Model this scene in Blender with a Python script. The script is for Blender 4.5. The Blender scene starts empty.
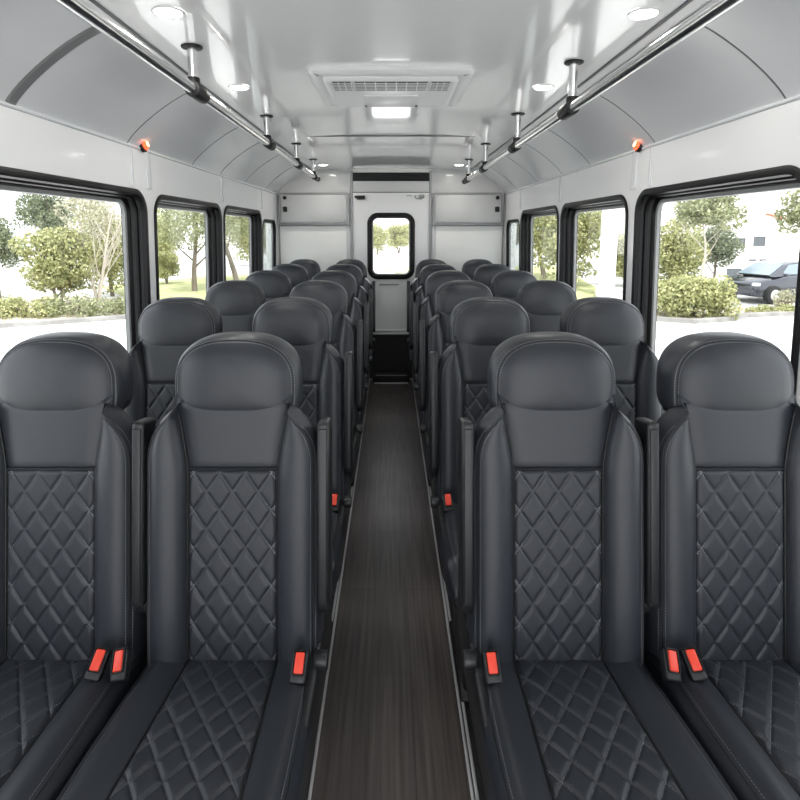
import bpy, bmesh, math, random
from mathutils import Vector, Matrix

random.seed(7)
PI = math.pi
sc = bpy.context.scene
COL = sc.collection

# ------------------------------------------------------------------ helpers
def link(o):
    COL.objects.link(o)
    return o

def tag(o, label=None, cat=None, group=None, kind=None):
    if label: o['label'] = label
    if cat: o['category'] = cat
    if group: o['group'] = group
    if kind: o['kind'] = kind
    return o

def empty(name, loc=(0, 0, 0), rz=0.0, parent=None):
    o = link(bpy.data.objects.new(name, None))
    o.empty_display_size = 0.1
    o.location = loc
    o.rotation_euler = (0, 0, rz)
    if parent: o.parent = parent
    return o

class MB:
    """collects verts / faces / uvs for one mesh"""
    def __init__(s):
        s.v, s.f, s.uv, s.mi = [], [], {}, []
    def add(s, verts, faces, mi=0):
        b = len(s.v)
        s.v += [tuple(p) for p in verts]
        for f in faces:
            s.f.append(tuple(b + i for i in f)); s.mi.append(mi)
        return b
    def xf(s, M, start=0):
        for i in range(start, len(s.v)):
            s.v[i] = tuple(M @ Vector(s.v[i]))
        return s
    def mesh(s, name, mats, smooth=True, auto=None):
        me = bpy.data.meshes.new(name)
        me.from_pydata(s.v, [], s.f)
        if not isinstance(mats, (list, tuple)): mats = [mats]
        for m in mats: me.materials.append(m)
        if len(mats) > 1:
            me.polygons.foreach_set('material_index', s.mi)
        if s.uv:
            uvl = me.uv_layers.new(name='uv')
            for lp in me.loops:
                uvl.data[lp.index].uv = s.uv.get(lp.vertex_index, (0, 0))
        bm = bmesh.new(); bm.from_mesh(me)
        bmesh.ops.recalc_face_normals(bm, faces=bm.faces)
        bm.to_mesh(me); bm.free()
        me.polygons.foreach_set('use_smooth', [bool(smooth)] * len(me.polygons))
        if smooth and auto:
            try: me.set_sharp_from_angle(angle=math.radians(auto))
            except Exception: pass
        return me
    def obj(s, name, mats, parent=None, smooth=True, auto=35, loc=(0, 0, 0)):
        o = link(bpy.data.objects.new(name, s.mesh(name, mats, smooth, auto)))
        o.location = loc
        if parent: o.parent = parent
        return o

def rbox(mb, c, d, r=0.006, seg=3, M=None, mi=0):
    """box with rounded edges: centre c, full size d"""
    bm = bmesh.new()
    bmesh.ops.create_cube(bm, size=1.0)
    for v in bm.verts:
        v.co = Vector((v.co.x * d[0], v.co.y * d[1], v.co.z * d[2]))
    r = min(r, min(d) * 0.49)
    if r > 0:
        bmesh.ops.bevel(bm, geom=list(bm.edges), offset=r, segments=seg, profile=0.5, affect='EDGES')
    bm.verts.index_update()
    T = Matrix.Translation(c)
    if M is not None: T = T @ M
    mb.add([T @ v.co for v in bm.verts], [[v.index for v in f.verts] for f in bm.faces], mi)
    bm.free()
    return mb

def cyl(mb, a, b, r, n=20, r2=None, cap=True, mi=0, bev=0.0):
    a, b = Vector(a), Vector(b)
    r2 = r if r2 is None else r2
    ax = (b - a); L = ax.length; ax.normalize()
    up = Vector((0, 0, 1)) if abs(ax.z) < .9 else Vector((1, 0, 0))
    u = ax.cross(up).normalized(); w = ax.cross(u)
    rings = [(0, r), (L, r2)]
    if bev > 0:
        rings = [(0, r - bev), (bev * .3, r - bev * .3), (bev, r), (L - bev, r2), (L - bev * .3, r2 - bev * .3), (L, r2 - bev)]
    vs, fs = [], []
    for t, rr in rings:
        for k in range(n):
            an = 2 * PI * k / n
            vs.append(a + ax * t + (u * math.cos(an) + w * math.sin(an)) * rr)
    for j in range(len(rings) - 1):
        for k in range(n):
            k2 = (k + 1) % n
            fs.append((j * n + k, j * n + k2, (j + 1) * n + k2, (j + 1) * n + k))
    if cap:
        fs.append(tuple(range(n)))
        fs.append(tuple((len(rings) - 1) * n + k for k in range(n)))
    mb.add(vs, fs, mi)
    return mb

def tube(mb, pts, rad, n=8, cap=True, mi=0):
    """tube along a polyline; rad a number or list"""
    pts = [Vector(p) for p in pts]
    if not isinstance(rad, (list, tuple)): rad = [rad] * len(pts)
    vs, fs = [], []
    u = None
    for i, p in enumerate(pts):
        d = (pts[min(i + 1, len(pts) - 1)] - pts[max(i - 1, 0)])
        if d.length < 1e-9: d = Vector((0, 0, 1))
        d.normalize()
        if u is None:
            up = Vector((0, 0, 1)) if abs(d.z) < .9 else Vector((1, 0, 0))
            u = d.cross(up).normalized()
        else:
            u = (u - d * u.dot(d))
            u.normalize()
        w = d.cross(u)
        for k in range(n):
            an = 2 * PI * k / n
            vs.append(p + (u * math.cos(an) + w * math.sin(an)) * rad[i])
    for j in range(len(pts) - 1):
        for k in range(n):
            k2 = (k + 1) % n
            fs.append((j * n + k, j * n + k2, (j + 1) * n + k2, (j + 1) * n + k))
    if cap:
        fs.append(tuple(range(n))); fs.append(tuple((len(pts) - 1) * n + k for k in range(n)))
    mb.add(vs, fs, mi)
    return mb

def rrect(x0, y0, x1, y1, r, seg=8):
    """rounded rectangle loop, counter-clockwise, with outward normals"""
    pts = []
    for cx, cy, a0 in ((x1 - r, y1 - r, 0), (x0 + r, y1 - r, PI / 2), (x0 + r, y0 + r, PI), (x1 - r, y0 + r, 1.5 * PI)):
        for k in range(seg + 1):
            a = a0 + PI / 2 * k / seg
            pts.append(((cx + r * math.cos(a), cy + r * math.sin(a)), (math.cos(a), math.sin(a))))
    return pts

def ring_sweep(mb, loop, prof, mp, closed_prof=False, mi=0):
    """sweep profile [(n, w)] round loop [((u,v),(nu,nv))]; mp maps (u,v,w) to 3D"""
    n = len(loop); m = len(prof)
    vs = []
    for (p, nn) in loop:
        for (a, w) in prof:
            vs.append(mp(p[0] + nn[0] * a, p[1] + nn[1] * a, w))
    fs = []
    for i in range(n):
        i2 = (i + 1) % n
        for j in range(m if closed_prof else m - 1):
            j2 = (j + 1) % m
            fs.append((i * m + j, i2 * m + j, i2 * m + j2, i * m + j2))
    mb.add(vs, fs, mi)
    return mb

def plate(name, outer, holes, t, mp, mat, parent=None, smooth=False):
    """flat plate with holes (2D loops), thickness t, mapped by mp(u,v,w), w in 0..t"""
    cu = bpy.data.curves.new(name, 'CURVE')
    cu.dimensions = '2D'; cu.fill_mode = 'BOTH'; cu.extrude = t / 2
    for lp in [outer] + holes:
        sp = cu.splines.new('POLY')
        sp.points.add(len(lp) - 1)
        for i, p in enumerate(lp): sp.points[i].co = (p[0], p[1], 0, 1)
        sp.use_cyclic_u = True
    tmp = link(bpy.data.objects.new(name + '_tmp', cu))
    dg = bpy.context.evaluated_depsgraph_get()
    src = bpy.data.meshes.new_from_object(tmp.evaluated_get(dg))
    mb = MB()
    mb.add([mp(v.co.x, v.co.y, v.co.z + t / 2) for v in src.vertices], [tuple(p.vertices) for p in src.polygons])
    bpy.data.objects.remove(tmp); bpy.data.curves.remove(cu); bpy.data.meshes.remove(src)
    bm = bmesh.new()
    return mb.obj(name, mat, parent, smooth=smooth)

# ------------------------------------------------------------------ materials
def mat(name, color, rough=.5, metal=0.0, spec=.5, coat=0.0, coat_r=.05, emit=None, es=0.0, bump=None, bdist=.001, bscale=200, sheen=0.0):
    m = bpy.data.materials.new(name); m.use_nodes = True
    nt = m.node_tree; b = nt.nodes['Principled BSDF']
    b.inputs['Base Color'].default_value = (*color, 1)
    b.inputs['Roughness'].default_value = rough
    b.inputs['Metallic'].default_value = metal
    b.inputs['Specular IOR Level'].default_value = spec
    b.inputs['Coat Weight'].default_value = coat
    b.inputs['Coat Roughness'].default_value = coat_r
    if sheen: b.inputs['Sheen Weight'].default_value = sheen
    if emit:
        b.inputs['Emission Color'].default_value = (*emit, 1)
        b.inputs['Emission Strength'].default_value = es
    if bump:
        tc = nt.nodes.new('ShaderNodeTexCoord')
        nz = nt.nodes.new('ShaderNodeTexNoise'); nz.inputs['Scale'].default_value = bscale
        nz.inputs['Detail'].default_value = 3
        bp = nt.nodes.new('ShaderNodeBump'); bp.inputs['Strength'].default_value = bump
        bp.inputs['Distance'].default_value = bdist
        nt.links.new(tc.outputs['Object'], nz.inputs['Vector'])
        nt.links.new(nz.outputs['Fac'], bp.inputs['Height'])
        nt.links.new(bp.outputs['Normal'], b.inputs['Normal'])
    return m

def noise_color(m, c1, c2, scale=3, detail=4, stretch=(1, 1, 1), lo=.35, hi=.65):
    nt = m.node_tree; b = nt.nodes['Principled BSDF']
    tc = nt.nodes.new('ShaderNodeTexCoord'); mp = nt.nodes.new('ShaderNodeMapping')
    mp.inputs['Scale'].default_value = stretch
    nz = nt.nodes.new('ShaderNodeTexNoise'); nz.inputs['Scale'].default_value = scale; nz.inputs['Detail'].default_value = detail
    cr = nt.nodes.new('ShaderNodeValToRGB')
    cr.color_ramp.elements[0].position = lo; cr.color_ramp.elements[0].color = (*c1, 1)
    cr.color_ramp.elements[1].position = hi; cr.color_ramp.elements[1].color = (*c2, 1)
    nt.links.new(tc.outputs['Object'], mp.inputs['Vector']); nt.links.new(mp.outputs['Vector'], nz.inputs['Vector'])
    nt.links.new(nz.outputs['Fac'], cr.inputs['Fac']); nt.links.new(cr.outputs['Color'], b.inputs['Base Color'])
    return m

LEATHER_C = (.0215, .0245, .031)
M_leather = mat('black_leather', LEATHER_C, .42, spec=.5, bump=.25, bdist=.0006, bscale=420, coat=.12, coat_r=.38)
M_thread = mat('grey_thread', (.22, .225, .24), .7)
M_piping = mat('black_piping', (.008, .008, .009), .5)
M_plastic = mat('black_plastic', (.014, .0145, .016), .38, bump=.15, bdist=.0004, bscale=700)
M_arm = mat('armrest_vinyl', (.013, .0135, .015), .34, bump=.15, bdist=.0004, bscale=600)
M_red = mat('red_button', (.83, .06, .03), .35)
M_frame_steel = mat('dark_steel', (.02, .02, .022), .45, metal=.3)
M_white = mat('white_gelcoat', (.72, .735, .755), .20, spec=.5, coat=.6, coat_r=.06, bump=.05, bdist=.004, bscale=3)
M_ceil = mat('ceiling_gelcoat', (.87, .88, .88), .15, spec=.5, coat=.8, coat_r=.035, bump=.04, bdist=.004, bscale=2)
M_wall = mat('wall_white', (.85, .855, .86), .28, spec=.5, coat=.4, coat_r=.1)
M_cream = mat('rear_panel_cream', (.87, .86, .83), .3, coat=.3, coat_r=.12)
M_greypanel = mat('rear_panel_grey', (.56, .565, .56), .32, coat=.3)
M_door = mat('door_white', (.76, .76, .755), .32, coat=.3)
M_trim = mat('grey_trim', (.28, .285, .29), .35, metal=.4)
M_seam = mat('seam_dark', (.12, .125, .13), .5)
M_chrome = mat('polished_steel', (.78, .78, .78), .2, metal=1.0)
M_rubber = mat('black_rubber', (.006, .006, .007), .42, spec=.3)
M_black = mat('matt_black', (.006, .006, .006), .55)
M_alu = mat('aluminium_strip', (.66, .66, .67), .38, metal=.55)
M_lamp = mat('lamp_lens', (1, 1, 1), .4, emit=(1, .98, .95), es=14)
M_lamprim = mat('lamp_rim', (.8, .8, .8), .3)
M_marker = mat('red_lamp_lens', (.8, .03, .01), .25, emit=(1, .10, .03), es=1.6)
M_markerhot = mat('red_lamp_bulb', (1, .2, .08), .3, emit=(1, .40, .18), es=6)
M_ac = mat('ac_plastic', (.78, .785, .785), .35, coat=.2, coat_r=.2)
M_grille = mat('grille_grey', (.085, .088, .088), .6)
M_floorside = mat('rubber_flooring', (.012, .012, .013), .5, bump=.3, bscale=300)

def quilt_material():
    m = mat('quilted_leather', LEATHER_C, .45, bump=.25, bdist=.0006, bscale=420)
    nt = m.node_tree; b = nt.nodes['Principled BSDF']
    N, L = nt.nodes.new, nt.links.new
    uv = N('ShaderNodeUVMap'); sp = N('ShaderNodeSeparateXYZ'); L(uv.outputs['UV'], sp.inputs['Vector'])
    def math_(op, a, bb=None):
        n = N('ShaderNodeMath'); n.operation = op
        for i, x in enumerate((a, bb)):
            if x is None: continue
            if isinstance(x, (int, float)): n.inputs[i].default_value = x
            else: L(x, n.inputs[i])
        return n.outputs[0]
    a = math_('ADD', sp.outputs['X'], sp.outputs['Y'])
    c = math_('SUBTRACT', sp.outputs['X'], sp.outputs['Y'])
    def line(p, q):
        d = math_('ABSOLUTE', math_('SUBTRACT', math_('FRACT', math_('ADD', p, .5)), .5))
        near = math_('LESS_THAN', d, .017)
        dash = math_('LESS_THAN', math_('FRACT', math_('MULTIPLY', q, 9.0)), .62)
        return math_('MULTIPLY', near, dash)
    k = math_('MAXIMUM', line(a, c), line(c, a))
    k = math_('MULTIPLY', k, .75)
    mx = N('ShaderNodeMix'); mx.data_type = 'RGBA'
    mx.inputs[6].default_value = (*LEATHER_C, 1); mx.inputs[7].default_value = (.24, .245, .26, 1)
    L(k, mx.inputs[0]); L(mx.outputs[2], b.inputs['Base Color'])
    return m
M_quilt = quilt_material()

def floor_material():
    m = mat('vinyl_plank_floor', (.05, .042, .04), .42, coat=.15, coat_r=.25)
    nt = m.node_tree; b = nt.nodes['Principled BSDF']; N, L = nt.nodes.new, nt.links.new
    tc = N('ShaderNodeTexCoord'); mp = N('ShaderNodeMapping'); mp.inputs['Scale'].default_value = (55, 1.6, 1)
    nz = N('ShaderNodeTexNoise'); nz.inputs['Scale'].default_value = 1.5; nz.inputs['Detail'].default_value = 8
    cr = N('ShaderNodeValToRGB')
    cr.color_ramp.elements[0].position = .3; cr.color_ramp.elements[0].color = (.050, .042, .040, 1)
    cr.color_ramp.elements[1].position = .72; cr.color_ramp.elements[1].color = (.128, .109, .104, 1)
    L(tc.outputs['Object'], mp.inputs['Vector']); L(mp.outputs['Vector'], nz.inputs['Vector']); L(nz.outputs['Fac'], cr.inputs['Fac'])
    mp2 = N('ShaderNodeMapping'); mp2.inputs['Rotation'].default_value = (0, 0, PI / 2)
    mp2.inputs['Location'].default_value = (.31, 0.067, 0)
    br = N('ShaderNodeTexBrick'); br.inputs['Scale'].default_value = 1.0
    br.inputs['Color1'].default_value = (.80, .80, .80, 1); br.inputs['Color2'].default_value = (1.1, 1.05, 1.02, 1)
    br.inputs['Mortar'].default_value = (.55, .55, .55, 1); br.inputs['Mortar Size'].default_value = .0015
    br.inputs['Brick Width'].default_value = .9; br.inputs['Row Height'].default_value = .134
    L(tc.outputs['Object'], mp2.inputs['Vector']); L(mp2.outputs['Vector'], br.inputs['Vector'])
    mx = N('ShaderNodeMix'); mx.data_type = 'RGBA'; mx.blend_type = 'MULTIPLY'; mx.inputs[0].default_value = .8
    L(cr.outputs['Color'], mx.inputs[6]); L(br.outputs['Color'], mx.inputs[7]); L(mx.outputs[2], b.inputs['Base Color'])
    nz2 = N('ShaderNodeTexNoise'); nz2.inputs['Scale'].default_value = 6
    L(tc.outputs['Object'], nz2.inputs['Vector'])
    mr = N('ShaderNodeMapRange'); mr.inputs[3].default_value = .34; mr.inputs[4].default_value = .52
    L(nz2.outputs['Fac'], mr.inputs[0]); L(mr.outputs[0], b.inputs['Roughness'])
    return m
M_floor = floor_material()

def glass_material(name, tint):
    m = bpy.data.materials.new(name); m.use_nodes = True
    nt = m.node_tree; nt.nodes.clear(); N, L = nt.nodes.new, nt.links.new
    out = N('ShaderNodeOutputMaterial'); tr = N('ShaderNodeBsdfTransparent'); gl = N('ShaderNodeBsdfGlossy')
    tr.inputs['Color'].default_value = (*tint, 1)
    gl.inputs['Roughness'].default_value = .02; gl.inputs['Color'].default_value = (1, 1, 1, 1)
    ge = N('ShaderNodeNewGeometry'); dt = N('ShaderNodeVectorMath'); dt.operation = 'DOT_PRODUCT'
    L(ge.outputs['Normal'], dt.inputs[0]); L(ge.outputs['Incoming'], dt.inputs[1])
    def mm(op, a, b=None):
        n = N('ShaderNodeMath'); n.operation = op; n.use_clamp = False
        for i, x in enumerate((a, b)):
            if x is None: continue
            if isinstance(x, (int, float)): n.inputs[i].default_value = x
            else: L(x, n.inputs[i])
        return n.outputs[0]
    fac = mm('ADD', mm('MULTIPLY', mm('POWER', mm('SUBTRACT', 1.0, mm('ABSOLUTE', dt.outputs['Value'])), 5.0), .6), .022)
    mx = N('ShaderNodeMixShader')
    L(fac, mx.inputs[0]); L(tr.outputs[0], mx.inputs[1]); L(gl.outputs[0], mx.inputs[2]); L(mx.outputs[0], out.inputs['Surface'])
    return m
M_glass = glass_material('window_glass', (.96, .97, .965))
M_glass_tint = glass_material('tinted_glass', (.62, .65, .65))

def leaf_material(name, c1, c2):
    m = mat(name, c1, .5)
    nt = m.node_tree; b = nt.nodes['Principled BSDF']; N, L = nt.nodes.new, nt.links.new
    gi = N('ShaderNodeNewGeometry')
    cr = N('ShaderNodeValToRGB'); cr.color_ramp.elements[0].color = (*c1, 1); cr.color_ramp.elements[1].color = (*c2, 1)
    L(gi.outputs['Random Per Island'], cr.inputs['Fac']); L(cr.outputs['Color'], b.inputs['Base Color'])
    tl = N('ShaderNodeBsdfTranslucent'); L(cr.outputs['Color'], tl.inputs['Color'])
    mx = N('ShaderNodeMixShader'); mx.inputs[0].default_value = .3
    L(b.outputs[0], mx.inputs[1]); L(tl.outputs[0], mx.inputs[2]); L(mx.outputs[0], nt.nodes['Material Output'].inputs['Surface'])
    return m
M_leaf_yel = leaf_material('leaf_yellow_green', (.22, .25, .10), (.56, .55, .28))
M_leaf_mid = leaf_material('leaf_mid_green', (.17, .20, .10), (.46, .47, .28))
M_leaf_dark = leaf_material('leaf_dark_green', (.10, .13, .075), (.32, .35, .22))
M_leaf_pale = leaf_material('leaf_pale', (.34, .34, .24), (.62, .60, .45))
M_bark = mat('bark', (.20, .165, .13), .9, bump=.5, bscale=25, bdist=.02)
M_bark_pale = mat('pale_bark', (.55, .50, .43), .85, bump=.4, bscale=25, bdist=.02)
M_concrete = noise_color(mat('pale_concrete', (.62, .61, .60), .9), (.58, .575, .57), (.68, .675, .67), 1.2)
M_kerb = noise_color(mat('kerb_concrete', (.42, .40, .38), .9), (.22, .21, .20), (.32, .31, .30), 3)
M_soil = noise_color(mat('bark_mulch', (.40, .33, .27), .95), (.3, .25, .2), (.55, .5, .44), 6)
M_grass = noise_color(mat('lawn_grass', (.3, .36, .1), .9, bump=.6, bscale=30, bdist=.05), (.36, .39, .17), (.54, .54, .30), 2.5, 6)
M_plaster = mat('white_render', (.82, .81, .80), .8)
M_winglass = mat('building_glass', (.09, .10, .11), .3)
M_redmetal = mat('red_awning', (.75, .16, .10), .6)
M_carpaint = mat('car_paint_grey', (.045, .050, .065), .25, metal=.4, coat=1.0, coat_r=.03)
M_carglass = mat('car_glass', (.22, .27, .32), .08)
M_tyre = mat('tyre', (.02, .02, .02), .8)
M_wheel = mat('alloy', (.6, .6, .6), .3, metal=.9)
M_headlamp = mat('headlamp', (.8, .82, .85), .15)

# ------------------------------------------------------------------ camera
f_px, TH, X0, H0, ZC = 560.0, .15, 391.1, 232.0, 1.456
cam = bpy.data.cameras.new('camera'); co = link(bpy.data.objects.new('camera', cam))
co.location = (0, 0, ZC); co.rotation_euler = (PI / 2 - TH, 0, 0)
cam.sensor_fit = 'HORIZONTAL'; cam.sensor_width = 36.0; cam.lens = f_px / 800 * 36
cam.shift_x = (400 - X0) / 800
cam.shift_y = (H0 - 400 + f_px * math.tan(TH)) / 800
cam.clip_start = .05; cam.clip_end = 500
sc.camera = co

# ------------------------------------------------------------------ shell dimensions
XW, ZCREASE, LEAN = 1.08, 1.81, .028
YF, YR = -1.3, 5.42
XC, ZEDGE, ZMID = .79, 2.022, 2.045

def wallX(z): return XW + LEAN * (ZCREASE - z)

# floor
mb = MB(); rbox(mb, (0, (YF + YR) / 2, -.05), (2.36, YR - YF + .1, .1), 0)
tag(mb.obj('floor', M_floorside, smooth=False), kind='structure')
mb = MB(); rbox(mb, (0, (YF + YR) / 2, .002), (.414, YR - YF, .006), 0)
tag(mb.obj('floor_aisle', M_floor, smooth=False), kind='structure')
for i, s in enumerate((-1, 1)):
    mb = MB(); rbox(mb, (s * .2115, (YF + YR) / 2, .004), (.009, YR - YF, .012), .003, 2)
    rbox(mb, (s * .2235, (YF + YR) / 2, .003), (.009, YR - YF, .008), .002, 2)
    tag(mb.obj('trim_%d' % (i + 1), M_alu), kind='structure')

# ------------------------------------------------------------------ side walls with windows
WIN = [  # y0, y1, z0, z1 of each opening
    (.46, 1.37, .72, 1.617),
    (1.495, 2.51, .72, 1.617),
    (2.625, 3.615, .72, 1.612),
    (3.70, 4.73, .72, 1.612),
    (4.80, 5.33, .76, 1.555),
]
FR_PROF = [(.020, -.001), (.020, -.005), (.016, -.008), (.002, -.008), (-.005, -.005), (-.007, .004), (-.009, .012), (-.004, .015),
           (-.004, .026), (-.014, .029), (-.017, .040), (-.011, .043), (-.011, .056), (-.020, .060), (-.024, .070), (-.024, .092), (.001, .092), (.001, 0.004)]
wn = 0
for side, s in (('left', -1), ('right', 1)):
    def mp(u, v, w, s=s): return (s * (wallX(v) + w), u, v)
    outer = [(YF, -.1), (YR + .05, -.1), (YR + .05, ZCREASE), (YF, ZCREASE)]
    holes = [[p for p, n in rrect(a, c, b, d, .085)] for a, b, c, d in WIN]
    w = plate('wall_' + side, outer, holes, .030, mp, M_wall)
    tag(w, kind='structure')
    for k, (a, b, c, d) in enumerate(WIN):
        wn += 1
        lp = rrect(a, c, b, d, .085, 10)
        root = empty('window_%d' % wn, (0, 0, 0)); tag(root, kind='structure')
        small = k == 4
        prof = FR_PROF if not small else [(n_ * .6, w_ * (.36 if w_ > 0 else .7)) for n_, w_ in FR_PROF]
        m1 = MB(); ring_sweep(m1, lp, prof, mp, True)
        m1.obj('window_frame', M_rubber, root, auto=50)
        dg_ = .080 if not small else .028
        m2 = MB(); ring_sweep(m2, lp, [(-.012 if small else -.022, dg_ - .012), (-.020 if small else -.036, dg_ - .010), (-.021 if small else -.038, dg_ + .002), (-.012 if small else -.022, dg_ + .002)], mp, True)
        m2.obj('glazing_bead', M_trim if small else mat('bead', (.30, .31, .31), .4), root, auto=50)
        m3 = MB(); ins = .016 if small else .03
        ps = [mp(p[0] - n[0] * ins, p[1] - n[1] * ins, dg_) for p, n in lp]
        pe = [mp(p[0] - n[0] * ins, p[1] - n[1] * ins, dg_ + .004) for p, n in lp]
        m3.add(ps, [tuple(range(len(ps)))]); m3.add(pe, [tuple(range(len(pe)))])
        nn = len(ps)
        m3.f += [(i, (i + 1) % nn, nn + (i + 1) % nn, nn + i) for i in range(nn)]; m3.mi += [0] * nn
        m3.obj('window_pane', M_glass_tint if k == 4 else M_glass, root, smooth=False)

# ------------------------------------------------------------------ ceiling and coves
def cove(t):
    """t 0..1 from the crease up to the ceiling edge: (x, z)"""
    a = t * PI / 2
    # superellipse quarter, fairly straight like the moulded panel
    p = 1.0 / 1.22
    x = XC + (XW - XC) * (math.cos(a) ** (2 * p) if t < 1 else 0)
    z = ZCREASE + (ZEDGE - ZCREASE) * math.sin(a) ** (2 * p)
    return x, z
def ceil_z(x): return ZEDGE + (ZMID - ZEDGE) * (1 - (x / XC) ** 2)

NX = 24
prof = []
for i in range(NX + 1):
    x = -XC + 2 * XC * i / NX
    prof.append((x, ceil_z(x)))
ys = [YF, 1.2, 2.4, 3.56, 4.5, YR + .04]
mb = MB()
vs = [(x, y, z) for y in ys for x, z in prof] + [(x, y, z + .03) for y in ys for x, z in prof]
n1 = len(prof); tot = n1 * len(ys)
fs = [(j * n1 + i, j * n1 + i + 1, (j + 1) * n1 + i + 1, (j + 1) * n1 + i) for j in range(len(ys) - 1) for i in range(n1 - 1)]
fs += [tuple(tot + q for q in f_) for f_ in fs]
mb.add(vs, fs)
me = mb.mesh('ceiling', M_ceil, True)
ceil_o = link(bpy.data.objects.new('ceiling', me)); tag(ceil_o, kind='structure')
NT = 14
for side, s in (('left', -1), ('right', 1)):
    mb = MB()
    pf = [cove(i / NT) for i in range(NT + 1)]
    vs = [(s * x, y, z) for y in (YF, 2, 4, YR + .04) for x, z in pf]
    fs = [(j * (NT + 1) + i, j * (NT + 1) + i + 1, (j + 1) * (NT + 1) + i + 1, (j + 1) * (NT + 1) + i) for j in range(3) for i in range(NT)]
    b0 = len(vs)
    vs += [(s * (x + .03), y, z + .03) for y in (YF, 2, 4, YR + .04) for x, z in pf]
    fs += [tuple(b0 + q for q in f_) for f_ in fs]
    mb.add(vs, fs)
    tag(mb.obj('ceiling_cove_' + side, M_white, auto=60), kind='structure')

# seams, ribs and mouldings of the cove
tn = 2
def struct(mb, m, **k):
    global tn
    tn += 1
    return tag(mb.obj('trim_%d' % tn, m, **k), kind='structure')

def rib(s, y, wd, h, m):
    mb = MB()
    pf = [cove(i / 20) for i in range(21)]
    vs, fs = [], []
    for x, z in pf:
        nx, nz = -(x - .45), -(z - 1.6)
        l = math.hypot(nx, nz); nx /= l; nz /= l
        for (dy, dd) in ((-wd / 2, -.002), (-wd / 2 * .7, h), (wd / 2 * .7, h), (wd / 2, -.002)):
            vs.append((s * (x + nx * dd), y + dy, z + nz * dd))
    for i in range(20):
        for j in range(3):
            fs.append((i * 4 + j, i * 4 + j + 1, (i + 1) * 4 + j + 1, (i + 1) * 4 + j))
    mb.add(vs, fs)
    return struct(mb, m)

rib(-1, 1.655, .050, .005, M_trim)
for y in (2.365, 3.12, 3.62, 4.22, 4.9): rib(-1, y, .007, .0015, M_seam)
for y in (1.60, 2.365, 3.12, 3.62, 4.22, 4.9): rib(1, y, .007, .0015, M_seam)
for s in (-1, 1):
    # edge moulding between ceiling and cove, the crease ledge, a raised bead over the windows and pillar straps
    mb = MB(); tube(mb, [(s * (XC + .004), YF, ZEDGE - .004), (s * (XC + .004), YR, ZEDGE - .004)], .005, 8); struct(mb, M_trim)
    mb = MB(); rbox(mb, (s * (XC - .05), (YF + YR) / 2, ceil_z(XC - .05) - .002), (.012, YR - YF, .004), .001, 1); struct(mb, M_seam)
    mb = MB(); tube(mb, [(s * (XW - .001), YF, ZCREASE), (s * (XW - .001), YR, ZCREASE)], .007, 10); struct(mb, M_white)
    for (y, wd) in ((1.50, .02), (2.40, .016), (2.56, .05), (3.655, .03), (4.765, .02)):
        mb = MB(); z0, z1 = 1.645, ZCREASE - .004
        rbox(mb, (s * (wallX((z0 + z1) / 2) - .001), y, (z0 + z1) / 2), (.010, wd, z1 - z0), .004, 2); struct(mb, M_white)
mb = MB(); rbox(mb, (0, 3.565, ZMID - .006), (1.5, .006, .008), 0); struct(mb, M_seam, smooth=False)

# ------------------------------------------------------------------ rear wall
def mpr(u, v, w): return (u, YR + w, v)
DX = .372
tag(plate('wall_rear', [(-1.2, -.1), (1.2, -.1), (1.2, 2.12), (-1.2, 2.12)], [[(-.36, .02), (.36, .02), (.36, 1.815), (-.36, 1.815)]], .05, mpr, M_cream), kind='structure')
# grey upper panels beside and over the door
for s in (-1, 1):
    mb = MB(); rbox(mb, (s * .725, YR - .004, 1.925), (.69, .008, .24), 0); struct(mb, M_greypanel, smooth=False)
    mb = MB(); rbox(mb, (s * DX, YR - .010, 1.02), (.022, .022, 2.02), .003, 1); struct(mb, M_trim)
    mb = MB(); rbox(mb, (s * (DX + .035), YR - .006, .76), (.040, .012, 1.5), .003, 1); struct(mb, M_greypanel)
    mb = MB(); rbox(mb, (s * .725, YR - .012, 1.516), (.68, .024, .012), .003, 1); struct(mb, M_trim)
    mb = MB(); rbox(mb, (s * 1.068, YR - .008, 1.0), (.012, .014, 1.6), .003, 1); struct(mb, M_trim)
mb = MB(); rbox(mb, (0, YR - .006, 1.880), (.72, .012, .10), .002, 1); struct(mb, M_greypanel)
mb = MB(); rbox(mb, (0, YR - .012, 1.826), (.73, .026, .010), .003, 1); struct(mb, M_trim)
# black air slot over the rear door
root = empty('air_vent', (0, YR - .001, 1.97)); tag(root, 'long black air vent slot above the rear door', 'vent')
mb = MB(); rbox(mb, (0, -.004, 0), (.725, .012, .078), .002, 1); mb.obj('backing', M_black, root)
for k in range(3):
    mb = MB(); rbox(mb, (0, -.014, -.024 + .024 * k), (.70, .012, .005), .001, 1); mb.obj('louvre', M_rubber, root)

# rear door
door = empty('door_1', (0, YR, 0)); tag(door, kind='structure')
def mpd(u, v, w): return (u, w, v)
holes = [[p for p, n in rrect(-.195, 1.035, .195, 1.605, .07)]]
d = plate('door_panel', [(-.358, .475), (.358, .475), (.358, 1.812), (-.358, 1.812)], holes, .04, mpd, M_door, door)
mb = MB()
lp = rrect(-.188, 1.042, .188, 1.598, .062, 10)
ring_sweep(mb, lp, [(.040, -.001), (.038, -.012), (.026, -.020), (.014, -.020), (.010, -.012), (.004, -.014), (-.006, -.012), (-.014, .004), (-.016, .036), (.003, .036), (.003, .002)], mpd, True)
mb.obj('door_window_frame', M_rubber, door, auto=50)
mb = MB(); ps = [mpd(p[0] - n[0] * .006, p[1] - n[1] * .006, .024) for p, n in lp]; mb.add(ps, [tuple(range(len(ps)))])
mb.obj('door_window_pane', M_glass, door, smooth=False)
mb = MB(); rbox(mb, (0, -.006, .500), (.70, .016, .022), .003, 2); rbox(mb, (0, -.010, .470), (.71, .026, .020), .003, 2)
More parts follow.
